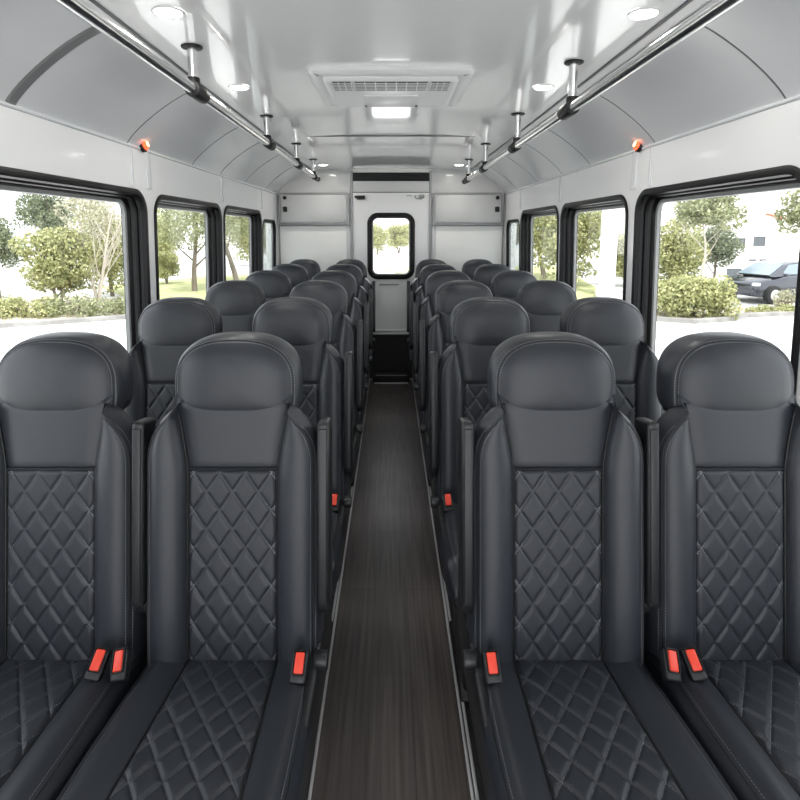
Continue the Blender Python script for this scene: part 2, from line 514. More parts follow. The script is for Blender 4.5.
mb.obj('door_sill', M_alu, door)
mb = MB(); rbox(mb, (-.02, -.004, .955), (.19, .012, .012), .004, 2); mb.obj('door_pull', M_trim, door)
mb = MB(); rbox(mb, (-.285, -.016, 1.778), (.075, .034, .036), .005, 2); rbox(mb, (-.33, -.01, 1.785), (.03, .02, .02), .003, 1)
mb.obj('door_closer', M_black, door)
mb = MB(); tube(mb, [(.225, -.012, 1.797), (.225, -.03, 1.787), (.235, -.036, 1.765), (.285, -.036, 1.765), (.300, -.030, 1.775), (.305, -.012, 1.797)], .006, 8)
rbox(mb, (.29, -.010, 1.79), (.05, .02, .03), .004, 1); rbox(mb, (.17, -.006, 1.797), (.05, .01, .008), .002, 1)
mb.obj('door_latch', M_trim, door)
mb = MB(); rbox(mb, (0, -.002, .245), (.74, .03, .45), .004, 1); mb.obj('kick_panel', M_black, door)

step = empty('rear_step', (0, 5.33, .004)); tag(step, 'low black step with metal nosing below the rear door', 'step')
mb = MB(); rbox(mb, (0, 0, .04), (.36, .14, .08), .006, 2); mb.obj('step_box', M_black, step)
mb = MB(); rbox(mb, (0, -.068, .083), (.30, .010, .008), .002, 1); mb.obj('top_nosing', M_trim, step)
mb = MB(); rbox(mb, (0, -.075, .008), (.33, .012, .010), .002, 1); mb.obj('floor_nosing', M_alu, step)

# overhead cabinets on the rear wall
for s, sd in ((-1, 'left'), (1, 'right')):
    root = empty('overhead_cabinet', (s * .727, YR - .008, 1.676))
    tag(root, 'pale locker with black knob high on the rear wall, %s of the door' % sd, 'cabinet')
    mb = MB(); rbox(mb, (0, -.016, 0), (.655, .032, .290), .003, 1); mb.obj('body', M_greypanel, root)
    mb = MB(); lp = rrect(-.322, -.140, .322, .140, .008, 3)
    def mpc(u, v, w): return (u, w, v)
    ring_sweep(mb, lp, [(0.008, -.034), (0.006, -.042), (-.008, -.042), (-.010, -.033)], mpc, True); mb.obj('door_frame', M_trim, root)
    d = MB(); rbox(d, (0, -.036, 0), (.612, .010, .252), .004, 2); dd = d.obj('locker_door', M_greypanel, root)
    mb = MB(); cyl(mb, (s * .272, -.040, .098), (s * .272, -.060, .098), .017, 16, bev=.004); mb.obj('knob', M_black, dd)
    mb = MB(); rbox(mb, (s * .272, -.048, -.008), (.040, .018, .050), .012, 3); mb.obj('latch', M_black, dd)
    for sx in (-1, 1):
        for sz in (-1, 1):
            mb = MB(); cyl(mb, (sx * .288, -.040, sz * .110), (sx * .288, -.0435, sz * .110), .005, 10); mb.obj('screw', M_trim, dd)

# ------------------------------------------------------------------ ceiling things
def downlight(x, y, label):
    z = ceil_z(x)
    root = empty('ceiling_light', (x, y, z)); tag(root, label, 'ceiling light', 'recessed ceiling lights')
    mb = MB()
    pr = [(.042, .001), (.042, -.002), (.040, -.004), (.036, -.004), (.034, -.001)]
    ring_sweep(mb, [((0, 0), (math.cos(2 * PI * k / 32), math.sin(2 * PI * k / 32))) for k in range(32)], pr, lambda u, v, w: (u, v, w))
    mb.obj('rim', M_lamprim, root)
    la = bpy.data.lights.new('lamp_glow', 'AREA'); la.shape = 'DISK'; la.size = .065; la.energy = 1.15; la.color = (1, .96, .90)
    lo = link(bpy.data.objects.new('lamp_glow', la)); lo.location = (x, y, z - .008)
    mb = MB(); cyl(mb, (0, 0, .0005), (0, 0, -.0035), .0345, 32); mb.obj('diffuser', M_lamp, root)
for sd, s in (('left', -1), ('right', 1)):
    downlight(-.590 if s < 0 else .668, 1.585, 'round white recessed ceiling light at the top edge, %s of the air conditioner' % sd)
    downlight(s * .612, 2.36, 'round white ceiling light level with the air conditioner, beside the %s grab rail' % sd)
    downlight(s * .592, 5.00, 'small far round ceiling light near the rear wall, by the end of the %s rail' % sd)

# air conditioner
ac = empty('air_conditioner', (0, 2.41, ZMID)); tag(ac, 'white ceiling air conditioner panel with a grey slotted grille', 'air conditioner')
mb = MB()
def loopz(w, l, r): return rrect(-w / 2, -l / 2, w / 2, l / 2, r, 5)
lp = loopz(.61, .57, .03)
ring_sweep(mb, lp, [(0, .002), (0, -.012), (-.012, -.020), (-.040, -.022), (-.052, -.016), (-.052, .0)], lambda u, v, w: (u, v, w))
mb.obj('outer_frame', M_ac, ac, auto=40)
mb = MB(); lp = loopz(.51, .46, .03)
ring_sweep(mb, lp, [(0, .0), (0, -.026), (-.010, -.034), (-.022, -.036)], lambda u, v, w: (u, v, w))
pts = [(p[0] - n[0] * .022, p[1] - n[1] * .022, -.036) for p, n in lp]; mb.add(pts, [tuple(range(len(pts)))])
mb.obj('body', M_ac, ac, auto=40)
mb = MB(); rbox(mb, (0, .085, -.037), (.22, .20, .008), .003, 2); mb.obj('centre_panel', M_ac, ac)
for (x0, x1, n) in ((-.222, -.150, 3), (-.138, .138, 7), (.150, .222, 3)):
    g = MB(); rbox(g, ((x0 + x1) / 2, -.150, -.0362), (x1 - x0, .13, .004), 0); go = g.obj('grille', M_grille, ac, smooth=False)
    for i in range(n + 1):
        m = MB(); rbox(m, (x0 + (x1 - x0) * i / n, -.150, -.039), (.0035, .13, .006), 0); m.obj('slat', M_ac, go, smooth=False)
    for i in range(6):
        m = MB(); rbox(m, ((x0 + x1) / 2, -.205 + .022 * i, -.0385), (x1 - x0, .0025, .004), 0); m.obj('cross_slat', M_ac, go, smooth=False)
for x in (-.11, .11):
    m = MB(); cyl(m, (x, .165, -.040), (x, .165, -.044), .006, 12); m.obj('screw', M_black, ac)

# grab rails
def rail(s, posts, zr, label):
    X = s * .612
    root = empty('grab_rail', (X, 0, zr)); tag(root, label, 'handrail', 'ceiling grab rails')
    y1 = 4.78
    mb = MB(); cyl(mb, (0, -.6, 0), (0, y1, 0), .0165, 24); mb.obj('tube', M_chrome, root)
    mb = MB(); cyl(mb, (0, y1 - .035, 0), (0, y1 + .025, 0), .0215, 20, bev=.008); mb.obj('end_cap', M_black, root)
    for y in posts:
        zc = ceil_z(X) - zr
        dx = s * .012
        mb = MB(); cyl(mb, (dx, y, .01), (dx, y, zc - .002), .0150, 18, cap=False); po = mb.obj('post', M_chrome, root)
        mb = MB(); cyl(mb, (dx, y, zc + .001), (dx, y, zc - .007), .033, 24, bev=.003); mb.obj('flange', M_black, po)
        mb = MB(); cyl(mb, (0, y - .055, 0), (0, y + .055, 0), .0245, 22, bev=.006)
        cyl(mb, (dx, y, 0), (dx, y, .045), .0205, 20, bev=.004)
        mb.obj('clamp', M_black, root)
rail(-1, (1.86, 2.92, 3.81, 4.62), 1.893, 'polished steel ceiling grab rail with black clamps, left of the air conditioner')
rail(1, (2.02, 2.87, 3.82, 4.62), 1.872, 'polished steel ceiling grab rail with black clamps, right of the air conditioner')

# red marker lamps on the coves
for s, sd in ((-1, 'left'), (1, 'right')):
    x, z = cove(.10)
    root = empty('marker_lamp', (s * (x - .004), 2.50, z + .004))
    root.rotation_euler = (0, s * math.radians(18), 0)
    tag(root, 'small glowing red marker lamp above the big %s window' % sd, 'lamp', 'red marker lamps')
    mb = MB(); cyl(mb, (s * .012, 0, 0), (-s * .006, 0, 0), .027, 20, bev=.004); mb.obj('bezel', M_black, root)
    mb = MB(); cyl(mb, (-s * .004, 0, 0), (-s * .020, 0, 0), .023, 20, r2=.017, bev=.006); mb.obj('lens', M_marker, root)
    mb = MB(); cyl(mb, (-s * .018, 0, 0), (-s * .023, 0, 0), .011, 14, bev=.002); mb.obj('bulb', M_markerhot, root)

# ------------------------------------------------------------------ seats
QW, QH = .060, .086
def yfront(z): return -.153 + .154 * (z - .475)
def sstep(a, b, x):
    t = max(0, min(1, (x - a) / (b - a))); return t * t * (3 - 2 * t)
def groove(d, w): return math.exp(-(d / w) ** 2)

def puff(x, v):
    a = x / QW + v / QH; b = x / QW - v / QH
    m = min(abs(math.sin(PI * a)), abs(math.sin(PI * b)))
    return 1 - (1 - m) ** 4.2

Z_B0, Z_B1 = .40, 1.075        # backrest
def back_hw(z):
    if z > .93: 
        t = (z - .93) / .12
        return .203 - .066 * t ** 2.4
    return .203
def back_seam(z): return .104 + (.022 * ((z - .91) / .13) ** 1.3 if z > .91 else 0)

def grid_mesh(mb, rows, closed=True, cap=True):
    n = len(rows[0]); base = len(mb.v)
    vs = [p for r in rows for p in r]
    fs = []
    for j in range(len(rows) - 1):
        for i in range(n if closed else n - 1):
            i2 = (i + 1) % n
            fs.append((j * n + i, j * n + i2, (j + 1) * n + i2, (j + 1) * n + i))
    if cap and closed:
        fs.append(tuple(range(n))); fs.append(tuple((len(rows) - 1) * n + i for i in range(n)))
    mb.add(vs, fs)

def back_bulge(x, z):
    """how far the front skin stands forward of the plane"""
    ax, xs, hw = abs(x), back_seam(z), back_hw(z)
    if ax <= xs: h = .0
    else:
        t = (ax - xs) / (hw - xs)
        h = .031 * max(0, 4 * t * (1 - t)) ** .6 - .013 * sstep(.72, 1.0, t)
    h -= .006 * groove(ax - xs, .004)
    if ax < xs: h -= .005 * groove(z - .912, .004)
    return h

def make_backrest():
    mb = MB(); rows = []
    zs = [Z_B0 + (Z_B1 - Z_B0) * i / 52 for i in range(53)] + [.908, .912, .916, 1.081, 1.084]
    zs = sorted(zs)
    for z in zs:
        k = 1.0
        zz = min(z, Z_B1)
        if z > Z_B1 - .03: k = math.sqrt(max(0.05, 1 - ((z - (Z_B1 - .03)) / .042) ** 2))
        if z < Z_B0 + .03: k = math.sqrt(max(0.05, 1 - ((Z_B0 + .03 - z) / .034) ** 2))
        hw, xs = back_hw(zz), back_seam(zz)
        xsl = []
        for i in range(9): xsl.append(xs + (hw - xs) * (1 - i / 9))
        xsl += [xs + .004, xs, xs - .004]
        pos = xsl + [xs * .66, xs * .33]
        xs_all = pos + [0] + [-q for q in reversed(pos)]
        yf = yfront(z)
        th = .10 - .02 * sstep(.7, 1.05, z)
        ring = []
        for x in xs_all:
            ring.append((x, yf + th / 2 + (-th / 2 - back_bulge(x, zz)) * k, z))
        # round the side and back
        ymid = yf + th / 2
        e = hw
        for (fx, fy) in ((1.0, -.15), (1.01, .3), (.985, .7), (.93, .92), (.8, 1.0), (.4, 1.06), (0, 1.08), (-.4, 1.06), (-.8, 1.0), (-.93, .92), (-.985, .7), (-1.01, .3), (-1.0, -.15)):
            zq = z + .075 * max(0, fy + .15) / 1.2
            tq = max(0, zq - .93) / .12
            eq = max(.09, .203 - .066 * tq ** 2.4) if z > .85 else e
            ring.append((-fx * min(e, eq), ymid + fy * th / 2 * k, z))
        rows.append(ring)
    grid_mesh(mb, rows)
    return mb

def quilt_grid(u0, u1, v0, v1, nu, nv, fn, amp=.0055):
    """fn(u, v) -> (point, normal); thin closed pad"""
    mb = MB()
    vs = []
    for j in range(nv + 1):
        for i in range(nu + 1):
            u = u0(j / nv) + (u1(j / nv) - u0(j / nv)) * i / nu; v = v0 + (v1 - v0) * j / nv
            p, n = fn(u, v)
            ed = min(i, nu - i, j, nv - j) * .7
            k = 0 if ed == 0 else min(1.0, ed * .4)
            h = .001 + amp * puff(u, v) * max(k, 0) + (-.004 if ed == 0 else 0)
            mb.uv[len(vs)] = (u / QW, v / QH)
            vs.append((p[0] + n[0] * h, p[1] + n[1] * h, p[2] + n[2] * h))
    fs = [(j * (nu + 1) + i, j * (nu + 1) + i + 1, (j + 1) * (nu + 1) + i + 1, (j + 1) * (nu + 1) + i) for j in range(nv) for i in range(nu)]
    mb.add(vs, fs)
    return mb

def stitches(mb, pts, step=.0065, ln=.0042, r=.0007):
    """little thread dashes along a polyline"""
    pts = [Vector(p) for p in pts]
    acc = 0.0
    for a, b in zip(pts[:-1], pts[1:]):
        L = (b - a).length
        if L < 1e-6: continue
        d = (b - a) / L
        t = -acc if acc > 0 else 0
        t = (step - acc) if acc > 0 else 0
        while t < L:
            p = a + d * t
            up = Vector((0, 0, 1)) if abs(d.z) < .9 else Vector((1, 0, 0))
            u = d.cross(up).normalized() * r; w = d.cross(u).normalized() * r
            q = p + d * ln
            mb.add([p + u, p + w, p - u, p - w, q + u, q + w, q - u, q - w],
                   [(0, 1, 5, 4), (1, 2, 6, 5), (2, 3, 7, 6), (3, 0, 4, 7), (0, 3, 2, 1), (4, 5, 6, 7)])
            t += step
        acc = step - (t - L) if t > L else 0

# cushion -------------------------------------------------------------
CU_Y0, CU_Y1 = -.135, -.615
def cu_top(y):
    t = (-.153 - y) / (.364)
    z = .474 + .036 * max(0, min(1.2, t))
    if y < -.54: z -= .07 * ((-.54 - y) / .075) ** 2.2
    return z
def cu_hw(y): return .199 + .005 * sstep(-.15, -.45, y) - (.02 * ((-.54 - y) / .075) ** 2 if y < -.54 else 0)
def cu_seam(y): return .104 + .009 * sstep(-.15, -.55, y)
def cu_bulge(x, y):
    ax, xs, hw = abs(x), cu_seam(y), cu_hw(y)
    if ax <= xs: h = 0
    else:
        t = (ax - xs) / (hw - xs)
        h = .020 * math.sin(PI * min(1, t * .75 + .02)) - .022 * sstep(.55, 1.0, t)
    return h - .005 * groove(ax - xs, .004)

def make_cushion():
    mb = MB(); rows = []
    n = 44
    for j in range(n + 1):
        y = CU_Y0 + (CU_Y1 - CU_Y0) * j / n
        hw, xs = cu_hw(y), cu_seam(y)
        xsl = [xs + (hw - xs) * (1 - i / 9) for i in range(9)] + [xs + .004, xs, xs - .004]
        pos = xsl + [xs * .66, xs * .33]
        xa = pos + [0] + [-q for q in reversed(pos)]
        zt = cu_top(y); zb = .385 + (.02 * ((-.54 - y) / .075) ** 2 if y < -.54 else 0)
        ring = [(x, y, zt + cu_bulge(x, y)) for x in xa]
        for fx, fz in ((1.015, .80), (1.02, .5), (1.0, .15), (.95, 0), (.5, 0), (-.5, 0), (-.95, 0), (-1.0, .15), (-1.02, .5), (-1.015, .80)):
            ring.append((-fx * hw, y, zb + (zt - zb) * fz))
        rows.append(ring)
    grid_mesh(mb, rows)
    return mb

# headrest ------------------------------------------------------------
HZ, HU, HL, HHW = 1.098, .116, .089, .151
def head_outline(n=72):
    pts = []
    for k in range(n):
        a = 2 * PI * k / n
        c, s_ = math.cos(a), math.sin(a)
        e = 2 / 2.5 if s_ >= 0 else 2 / 4.6
        x = HHW * math.copysign(abs(c) ** (2 / 2.6 if s_ >= 0 else 2 / 4.6), c)
        z = (HU if s_ >= 0 else HL) * math.copysign(abs(s_) ** e, s_)
        pts.append((x, z))
    return pts
def make_headrest():
    ol = head_outline()
    n = len(ol)
    prof = [(.0, -.066), (.2, -.0655), (.45, -.063), (.65, -.058), (.78, -.051), (.86, -.0435), (.895, -.0385), (.905, -.0345), (.917, -.035), (.945, -.032), (.985, -.012), (1.0, .010), (.99, .034), (.95, .052), (.85, .064), (.5, .072), (0, .074)]
    rows = []
    for s_, y in prof:
        s2 = max(s_, .001)
        rows.append([(x * s2, y + .10 * (z * s2), HZ + z * s2) for x, z in ol])
    mb = MB(); grid_mesh(mb, rows)
    return mb, ol

def dup_tree(o, parent=None):
    c = o.copy(); COL.objects.link(c)
    if parent is not None: c.parent = parent
    for ch in o.children: dup_tree(ch, c)
    return c

meshes = {}
def make_buckle(x, y, z, root, lean):
    """black seat-belt buckle with its red release button, on a short stalk"""
    M = Matrix.Translation((x, y, z)) @ Matrix.Rotation(lean, 4, 'Y') @ Matrix.Rotation(math.radians(-48), 4, 'X')
    mb = MB(); rbox(mb, (0, 0, -.004), (.034, .024, .062), .005, 3); mb.xf(M)
    bo = mb.obj('seat_belt_buckle', M_plastic, root)
    mb = MB(); rbox(mb, (0, -.0125, .003), (.0205, .009, .041), .003, 3); mb.xf(M)
    mb.obj('release_button', M_red, bo)
    mb = MB(); lp = rrect(-.0135, -.021, .0135, .027, .004, 3)
    ring_sweep(mb, lp, [(0, -.011), (0, -.0165), (-.002, -.0165), (-.002, -.011)], lambda u, v, w: (u, w, v), True); mb.xf(M)
    mb.obj('buckle_rim', M_rubber, bo)
    mb = MB(); tube(mb, [M @ Vector((0, .002, -.026)), (x, y + .02, z - .034), (x, y + .085, z - .05)], [.010, .009, .008], 8)
    mb.obj('stalk', M_plastic, bo)

def make_armrest(x, root):
    """armrest folded up against the backrest"""
    pts = []
    mb = MB()
    zs = (.600, 1.025)
    zc = (zs[0] + zs[1]) / 2; L = zs[1] - zs[0]
    M = Matrix.Translation((x, yfront(zc) + .012, zc)) @ Matrix.Rotation(-math.atan(.154), 4, 'X')
    rbox(mb, (0, 0, 0), (.0300, .076, L), .010, 4); mb.xf(M)
    ao = mb.obj('armrest', M_arm, root)
    mb = MB(); rbox(mb, (0, -.0385, .0), (.0195, .006, L * .93), .003, 3); mb.xf(M); mb.obj('armrest_pad', M_plastic, ao)
    mb = MB(); cyl(mb, (x - .0145, yfront(.60) + .03, .60), (x + .0145, yfront(.60) + .03, .60), .034, 24, bev=.006)
    mb.obj('armrest_hinge', M_plastic, ao)

def build_seat(kind, s):
    """s = +1: the aisle lies on the +x side of the seat; -1 mirrored"""
    root = empty('bus_seat')
    def P(key, fn, mats, name, parent=root, **k):
        if key not in meshes: meshes[key] = fn().mesh(name, mats, True, k.get('auto', 50))
        o = link(bpy.data.objects.new(name, meshes[key])); o.parent = parent; return o
    back = P('back', make_backrest, M_leather, 'backrest', auto=60)
    def bq(u, v): return ((u, yfront(v) + .003, v), (0, -.988, .152))
    P('bq', lambda: quilt_grid(lambda t: -.1025, lambda t: .1025, .462, .9095, 88, 200, bq), M_quilt, 'back_quilt', back, auto=180)
    def bpipe():
        mb = MB()
        for q in (-1, 1):
            zs = [.47 + (1.04 - .47) * i / 40 for i in range(41)]
            tube(mb, [(q * back_seam(z), yfront(z) + .001, z) for z in zs], .0022, 6)
            tube(mb, [(q * (back_hw(z) - .014), yfront(z) - back_bulge(back_hw(z) - .014, z) - .0002, z) for z in zs], .0016, 6)
        tube(mb, [(-.104 + .208 * i / 12, yfront(.912) + .001, .912) for i in range(13)], .002, 6)
        return mb
    P('bp', bpipe, M_piping, 'back_piping', back)
    def bst(q, off):
        mb = MB(); zs = [.47 + (1.02 - .47) * i / 40 for i in range(41)]
        stitches(mb, [(q * (back_hw(z) - off), yfront(z) - back_bulge(back_hw(z) - off, z) - .0004, z) for z in zs], r=.0006)
        return mb
    for q in (-1, 1):
        for off in (.009, .019):
            P('bs%d%s' % (q, off), lambda: bst(q, off), M_thread, 'back_stitching', back)
    head = P('head', lambda: make_headrest()[0], M_leather, 'headrest', auto=60)
    ol = head_outline(96)
    def ring3(sc_, y, lo=0, hi=96): return [(x * sc_, y + .10 * z * sc_, HZ + z * sc_) for x, z in (ol + ol)[lo:hi + 1]]
    P('hp', lambda: tube(MB(), ring3(.906, -.0345), .0017, 6, cap=False), M_piping, 'headrest_piping', head)
    for sc_, yy_ in ((.888, -.0404), (.930, -.0346)):
        def hst():
            mb = MB(); stitches(mb, ring3(sc_, yy_), r=.0006); return mb
        P('hs%s' % sc_, hst, M_thread, 'headrest_stitching', head)
    cu = P('cush', make_cushion, M_leather, 'seat_cushion', auto=60)
    def cq(u, v):
        y = -v; e = .004
        dz = (cu_top(y + e) - cu_top(y - e)) / (2 * e); l = math.hypot(1, dz)
        return ((u, y, cu_top(y) - .002), (0, -dz / l, 1 / l))
    P('cq', lambda: quilt_grid(lambda t: -cu_seam(-(.150 + .44 * t)) + .001, lambda t: cu_seam(-(.150 + .44 * t)) - .001, .150, .59, 88, 190, cq), M_quilt, 'cushion_quilt', cu, auto=180)
    def cpipe():
        mb = MB()
        for q in (-1, 1):
            yy = [-.155 - .43 * i / 30 for i in range(31)]
            tube(mb, [(q * cu_seam(y), y, cu_top(y) - .001) for y in yy], .0022, 6)
            tube(mb, [(q * (cu_hw(y) - .014), y, cu_top(y) + cu_bulge(cu_hw(y) - .014, y)) for y in yy], .0015, 6)
        return mb
    P('cp', cpipe, M_piping, 'cushion_piping', cu)
    def cst(q):
        mb = MB(); yy = [-.17 - .40 * i / 30 for i in range(31)]
        stitches(mb, [(q * (cu_hw(y) - .020), y, cu_top(y) + cu_bulge(cu_hw(y) - .020, y) + .0003) for y in yy], r=.0006)
        return mb
    for q in (-1, 1):
        P('cs%d' % q, lambda: cst(q), M_thread, 'cushion_stitching', cu)
    def shell():
        mb = MB(); rows = []
        for z, k in ((.36, .7), (.40, .92), (.5, 1), (.7, 1), (.84, .97), (.90, .88), (.95, .70), (.97, .5)):
            hw = .186 * k; yb = yfront(z) + .085
            rows.append([(hw * fx, yb + fy * .035, z) for fx, fy in ((-1, -.6), (-1, .1), (-.92, .6), (-.75, .9), (-.3, 1), (.3, 1), (.75, .9), (.92, .6), (1, .1), (1, -.6))])
        grid_mesh(mb, rows); return mb
    P('shell', shell, M_plastic, 'back_shell')
    def base():
        mb = MB()
        rbox(mb, (0, -.36, .368), (.36, .40, .030), .006, 2)
        for q in (-1, 1):
            rbox(mb, (q * .115, -.34, .185), (.05, .30, .345), .012, 2)
            rbox(mb, (q * .115, -.34, .011), (.07, .36, .014), .004, 1)
        rbox(mb, (0, -.30, .20), (.24, .05, .10), .01, 2)
        return mb
    P('base', base, M_frame_steel, 'pedestal')
    if kind == 'aisle':
        make_armrest(s * .2125, root); make_armrest(-s * .2105, root)
        def shield_pts():
            ctrl = [(.02, .50), (-.06, .515), (-.17, .505), (-.30, .490), (-.42, .478), (-.49, .455), (-.515, .43), (-.50, .395), (-.44, .372), (-.30, .36), (-.12, .355), (.02, .36), (.085, .38), (.10, .42), (.075, .47)]
            return ctrl
        mb = MB(); c = shield_pts(); n = len(c)
        fine = []
        for i in range(n):
            p0, p1, p2, p3 = c[i - 1], c[i], c[(i + 1) % n], c[(i + 2) % n]
            for t in (0, .25, .5, .75):
                fine.append(tuple(.5 * ((2 * p1[q]) + (-p0[q] + p2[q]) * t + (2 * p0[q] - 5 * p1[q] + 4 * p2[q] - p3[q]) * t * t + (-p0[q] + 3 * p1[q] - 3 * p2[q] + p3[q]) * t ** 3) for q in (0, 1)))
        cy, cz = -.2, .41
        rows = []
        for dx, k in ((.182, .97), (.186, 1.0), (.198, 1.0), (.203, .97), (.205, .9)):
            rows.append([(s * dx, cy + (y - cy) * k, cz + (z - cz) * k) for y, z in fine])
        grid_mesh(mb, rows)
        mb.obj('side_shield', M_plastic, root, auto=45)
        mb = MB(); cyl(mb, (s * .196, -.185, .502), (s * .226, -.185, .502), .021, 20, bev=.004); mb.obj('recline_knob', M_plastic, root)
        make_buckle(s * .168, -.222, .520, root, s * math.radians(4))
        make_buckle(-s * .222, -.218, .522, root, s * math.radians(-14))
    else:
        make_buckle(s * .150, -.218, .524, root, s * math.radians(10))
    return root

YROW = [1.317 + .749 * i for i in range(6)]
ORD = ['front', 'second', 'third', 'fourth', 'fifth', 'last']
XA, XWIN = .368, .790
for s, sd in ((-1, 'left'), (1, 'right')):
    for kind, x in (('aisle', XA), ('window', XWIN)):
        proto = build_seat(kind, -s)
        for i, y in enumerate(YROW):
            o = proto if i == 0 else dup_tree(proto)
            o.location = (s * x + (.020 if s > 0 and i == 0 else 0), y, .0)
            row = 'front row' if i == 0 else ('last row by the rear wall' if i == 5 else ORD[i] + ' row from the front')
            where = 'beside the aisle, %s of it' % sd if kind == 'aisle' else 'against the %s windows' % sd
            tag(o, 'black quilted bus seat %s, %s' % (where, row), 'seat', 'quilted bus seats in rows')

# ------------------------------------------------------------------ outside
G = -1.0
def ground_plate(name, x0, x1, y0, y1, z, m, th=.1):
    mb = MB(); rbox(mb, ((x0 + x1) / 2, (y0 + y1) / 2, z - th / 2), (x1 - x0, y1 - y0, th), 0)
    return tag(mb.obj(name, m, smooth=False), kind='structure')
ground_plate('ground', -120, 120, -60, 160, G, M_concrete)

def prism(mb, pts, z0, z1):
    n = len(pts)
    mb.add([(x, y, z0) for x, y in pts] + [(x, y, z1) for x, y in pts],
           [tuple(range(n)), tuple(range(n, 2 * n))] + [(i, (i + 1) % n, n + (i + 1) % n, n + i) for i in range(n)])
def bed(nm, pts, m, h):
    mb = MB(); prism(mb, pts, G - .05, G + h)
    return tag(mb.obj(nm, m, smooth=False), kind='structure')
def kerb(nm, pts, wd=.16, h=.13):
    """kerb stones following a line"""
    mb = MB()
    P_ = [Vector((x, y, 0)) for x, y in pts]
    prof = [(-wd / 2, -.05), (-wd / 2, h - .02), (-wd / 2 + .02, h), (wd / 2 - .02, h), (wd / 2, h - .02), (wd / 2, -.05)]
    rows = []
    for i, p in enumerate(P_):
        d = (P_[min(i + 1, len(P_) - 1)] - P_[max(0, i - 1)]).normalized(); nrm = Vector((-d.y, d.x, 0))
        rows.append([tuple(p + nrm * a + Vector((0, 0, G + z))) for a, z in prof])
    grid_mesh(mb, rows)
    return tag(mb.obj(nm, M_kerb, smooth=False), kind='structure')
# left: kerb in front of the shrubs, mulch bed, then lawn further back
kerb('kerb_parking', [(-30, 7.5), (-18, 11.2), (-10.1, 14.3), (-7.65, 15.7), (-7.1, 17.2), (-7.3, 19.2)])
bed('planting_bed_parking', [(-31, 7.6), (-18, 11.35), (-10.1, 14.45), (-7.75, 15.8), (-7.3, 17.2), (-7.6, 19.2), (-12, 21), (-32, 12)], M_soil, .05)
bed('lawn', [(-7.0, 19.4), (-5.0, 23), (-3.6, 33), (-10, 31), (-13, 25), (-9.8, 20.8)], M_grass, .06)
# right: bed with bush, kerb, hedge island, lawn
kerb('kerb_island', [(6.9, 15.7), (8.2, 15.0), (9.4, 15.4), (10.3, 16.1), (11.4, 16.4), (30, 16.0)])
bed('planting_bed_island', [(6.9, 15.9), (8.2, 15.2), (9.3, 15.6), (10.2, 16.3), (11.4, 16.6), (30, 16.2), (30, 17.9), (11.6, 17.9), (9.5, 17.6), (7.2, 17.4)], M_soil, .06)
bed('lawn_verge', [(3.0, 21), (6.9, 20), (8.6, 22.6), (12, 40), (-1, 40)], M_grass, .06)

def leaf_cloud(mb, blobs, n, size, rng, mi=0, flat=.5):
    tot = sum(r[0] * r[1] * r[2] for _, r in blobs)
    for c, r in blobs:
        k = int(n * r[0] * r[1] * r[2] / tot) + 1
        for _ in range(k):
            while True:
                p = Vector((rng.uniform(-1, 1), rng.uniform(-1, 1), rng.uniform(-1, 1)))
                if .12 < p.length <= 1: break
            p = p.normalized() * (p.length ** .55)
            q = Vector((c[0] + p.x * r[0], c[1] + p.y * r[1], c[2] + p.z * r[2]))
            nrm = (p * .6 + Vector((rng.gauss(0, .6), rng.gauss(0, .6), rng.gauss(0, .6) + .3))).normalized()
            t = nrm.cross(Vector((rng.gauss(0, 1), rng.gauss(0, 1), rng.gauss(0, 1)))).normalized()
            b = nrm.cross(t)
            s_ = size * rng.uniform(.6, 1.3)
            mb.add([q - t * s_, q + b * s_ * flat + nrm * s_ * .15, q + t * s_, q - b * s_ * flat + nrm * s_ * .15], [(0, 1, 2, 3)], mi)

def branches(mb, base, ht, rad, rng, n=9, spread=.5, start=.3, levels=2, stems=1):
    ends = []
    for st in range(stems):
        a0 = 2 * PI * st / stems + .4
        p = Vector(base); d = Vector((math.cos(a0) * .22 * (stems > 1), math.sin(a0) * .22 * (stems > 1), 1)).normalized()
        pts = [p.copy()]; N_ = 8
        for i in range(N_):
            d = (d + Vector((rng.gauss(0, .07), rng.gauss(0, .07), .03))).normalized()
            p = p + d * ht / N_
            pts.append(p.copy())
        tube(mb, pts, [rad * (1 - .8 * i / N_) for i in range(N_ + 1)], 7)
        for k in range(n):
            t = start + (1 - start) * k / n
            i = min(N_ - 1, int(t * N_)); q = pts[i].lerp(pts[i + 1], t * N_ - i)
            an = k * 2.4 + rng.random()
            bd = Vector((math.cos(an) * spread * 1.6, math.sin(an) * spread * 1.6, 1)).normalized()
            L = ht * .42 * (1.15 - t * .6)
            bp = [q.copy()]; w = q.copy()
            for j in range(4):
                bd = (bd + Vector((rng.gauss(0, .13), rng.gauss(0, .13), .08))).normalized(); w = w + bd * L / 4; bp.append(w.copy())
            r0 = rad * (1 - .8 * t) * .5
            tube(mb, bp, [r0 * (1 - .2 * j) for j in range(5)], 5)
            ends.append(w.copy())
            if levels > 1:
                for m_ in range(3):
                    cd = (bd + Vector((rng.gauss(0, .5), rng.gauss(0, .5), rng.gauss(0, .3)))).normalized()
                    s0 = bp[2 + (m_ % 2)]
                    tube(mb, [s0, s0 + cd * L * .25, s0 + (cd + Vector((0, 0, .2))) * L * .45], [r0 * .4, r0 * .28, r0 * .12], 4)
    return ends

